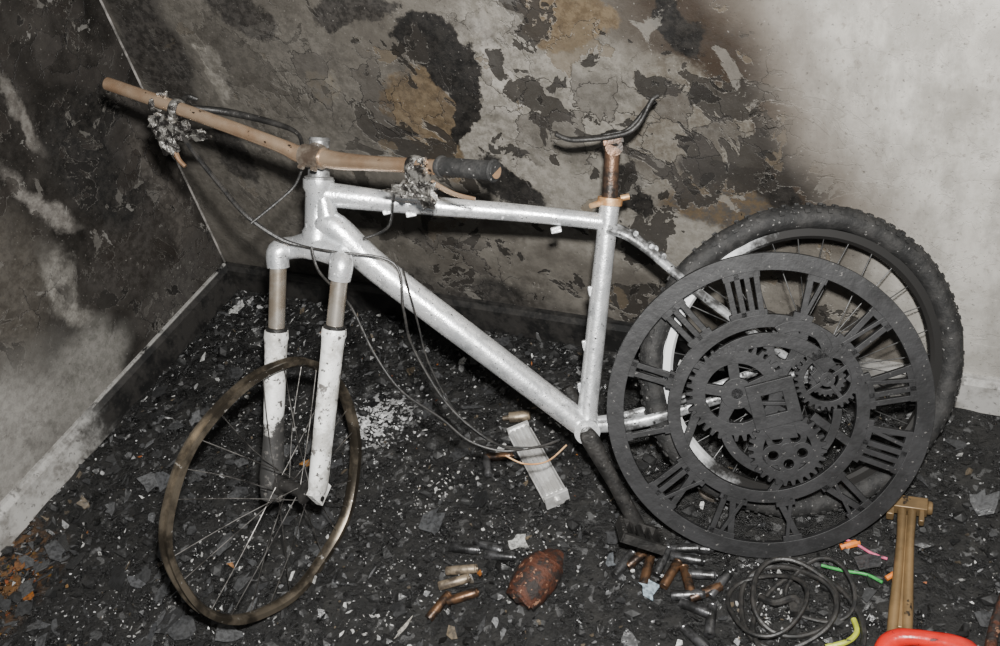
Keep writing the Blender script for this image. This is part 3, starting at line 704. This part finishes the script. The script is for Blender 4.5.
for _ in range(90):
    x=random.uniform(.1,.8);y=-random.uniform(.5,1.2); g=random.uniform(.025,.10); shard(x,y,random.uniform(.012,.034),random.uniform(.001,.006),(g,g*1.02,g*1.05),n=9,tilt=.2,th=.0015)
for _ in range(1000):
    x=random.uniform(.05,1.9); y=-abs(random.gauss(0,.10))-.02; shard(x,y,random.uniform(.003,.012),random.uniform(0,.006),None if random.random()<.88 else (random.uniform(.15,.4),)*3)
for _ in range(450):
    y=-random.uniform(.05,1.4); x=abs(random.gauss(0,.08))+.03; shard(x,y,random.uniform(.003,.012),random.uniform(0,.006),None if random.random()<.85 else (random.uniform(.15,.4),)*3)
for _ in range(300):
    x=random.gauss(.72,.045); y=random.gauss(-.38,.05); g=random.uniform(.45,.8); shard(x,y,random.uniform(.001,.006),.002,(g,g,g))
# scattered patches of pale ash and plaster crumbs
for (cx,cy,sd,n) in ((.95,-.52,.05,90),(.45,-.45,.06,90),(1.25,-.60,.05,70),(1.0,-.85,.06,80),(.60,-.80,.07,90),(.30,-.30,.05,80),(1.15,-.25,.06,70),(1.72,-.62,.05,60),(.55,-1.0,.06,70)):
    for _ in range(n):
        x=random.gauss(cx,sd); y=random.gauss(cy,sd)
        if x<.03 or y>-.03: continue
        g=random.uniform(.2,.65); shard(x,y,random.choice((.0012,.002,.003,.005)),.002,(g,g*.99,g*.96))
for _ in range(14):
    x=random.gauss(.10,.05)+.03; y=random.gauss(-.10,.05)-.03
    if x>.03 and y<-.03: g=random.uniform(.3,.6); shard(x,y,random.uniform(.006,.016),.003,(g,g,g))
for _ in range(40):
    x=random.gauss(.12,.06);y=random.gauss(-1.04,.05)
    if x>.03: shard(x,y,random.uniform(.004,.010),.002,(random.uniform(.14,.24),random.uniform(.06,.10),.02))
for (x,y,s,c) in ((1.062,-.863,.028,(.5,.47,.42)),(1.204,-.611,.024,(.5,.5,.48)),(1.494,-.634,.026,(.28,.35,.40)),(.19,-1.06,.02,(.28,.10,.02)),(.10,-1.0,.026,(.24,.10,.03)),(.62,-.55,.014,(.35,.17,.05)),(.075,-.10,.035,(.6,.6,.58)),(1.40,-.60,.02,(.10,.11,.12)),(.70,-.40,.024,(.8,.8,.8)),(.735,-.36,.020,(.8,.8,.8)),(.42,-.95,.030,(.09,.092,.097)),(.30,-.70,.034,(.07,.072,.076)),(1.0,-.62,.030,(.06,.062,.065)),(.55,-1.05,.036,(.05,.052,.056))):
    shard(x,y,s,.006,c,n=9,tilt=.15)
lb=MB()
for _ in range(900):
    x,y=place(4); r=random.choice((.004,.006,.008,.012,.017)); k0=len(lb.f)
    lb.blob((x,y,r*.35),r,.6,random.random()*50,(1,random.uniform(.5,1),.7),1)
    g=random.uniform(.006,.04); dc.extend([(g,g,g)]*(len(lb.f)-k0))
off=len(dv); dv+=lb.v; df+=[tuple(i+off for i in f) for f in lb.f]
me=bpy.data.meshes.new('burnt_debris'); me.from_pydata(dv,[],df); me.update()
at=me.color_attributes.new('tone','FLOAT_COLOR','CORNER'); arr=[]
for f_,c_ in zip(df,dc): arr+= [c_[0],c_[1],c_[2],1.0]*len(f_)
at.data.foreach_set('color',arr)
mdb=NT('burnt_debris_mix'); a_=mdb.new('ShaderNodeAttribute'); a_.attribute_name='tone'; p=mdb.pos(); n_=mdb.noise(p,130,4,.65)
mdb.set(Base_Color=mdb.mix(mdb.mr(n_,.4,.65,0,.65),a_.outputs['Color'],(.012,.012,.012)),Roughness=mdb.mr(mdb.noise(p,30,2),.4,.6,.2,.7)); mdb.bump(n_,.5,.004)
me.materials.append(mdb.m); o=bpy.data.objects.new('burnt_debris',me); scene.collection.objects.link(o)

# ---------------------------------------------------------------- lights
ld=bpy.data.lights.new('camera_flash','AREA'); ld.shape='DISK'; ld.size=.06; ld.energy=108; ld.color=(1,.985,.955)
lo=bpy.data.objects.new('camera_flash',ld); scene.collection.objects.link(lo)
lpos=cam_loc-CAM_D*.14+CAM_X*.03
tgt=V((1.0,-.38,.42)); dirv=(tgt-lpos).normalized()
lo.matrix_world=Matrix.Translation(lpos)@dirv.to_track_quat('-Z','Y').to_matrix().to_4x4()
w=bpy.data.worlds.new('dim_room_light'); scene.world=w; w.use_nodes=True; w.node_tree.nodes['Background'].inputs[0].default_value=(.9,.95,1,1); w.node_tree.nodes['Background'].inputs[1].default_value=.13
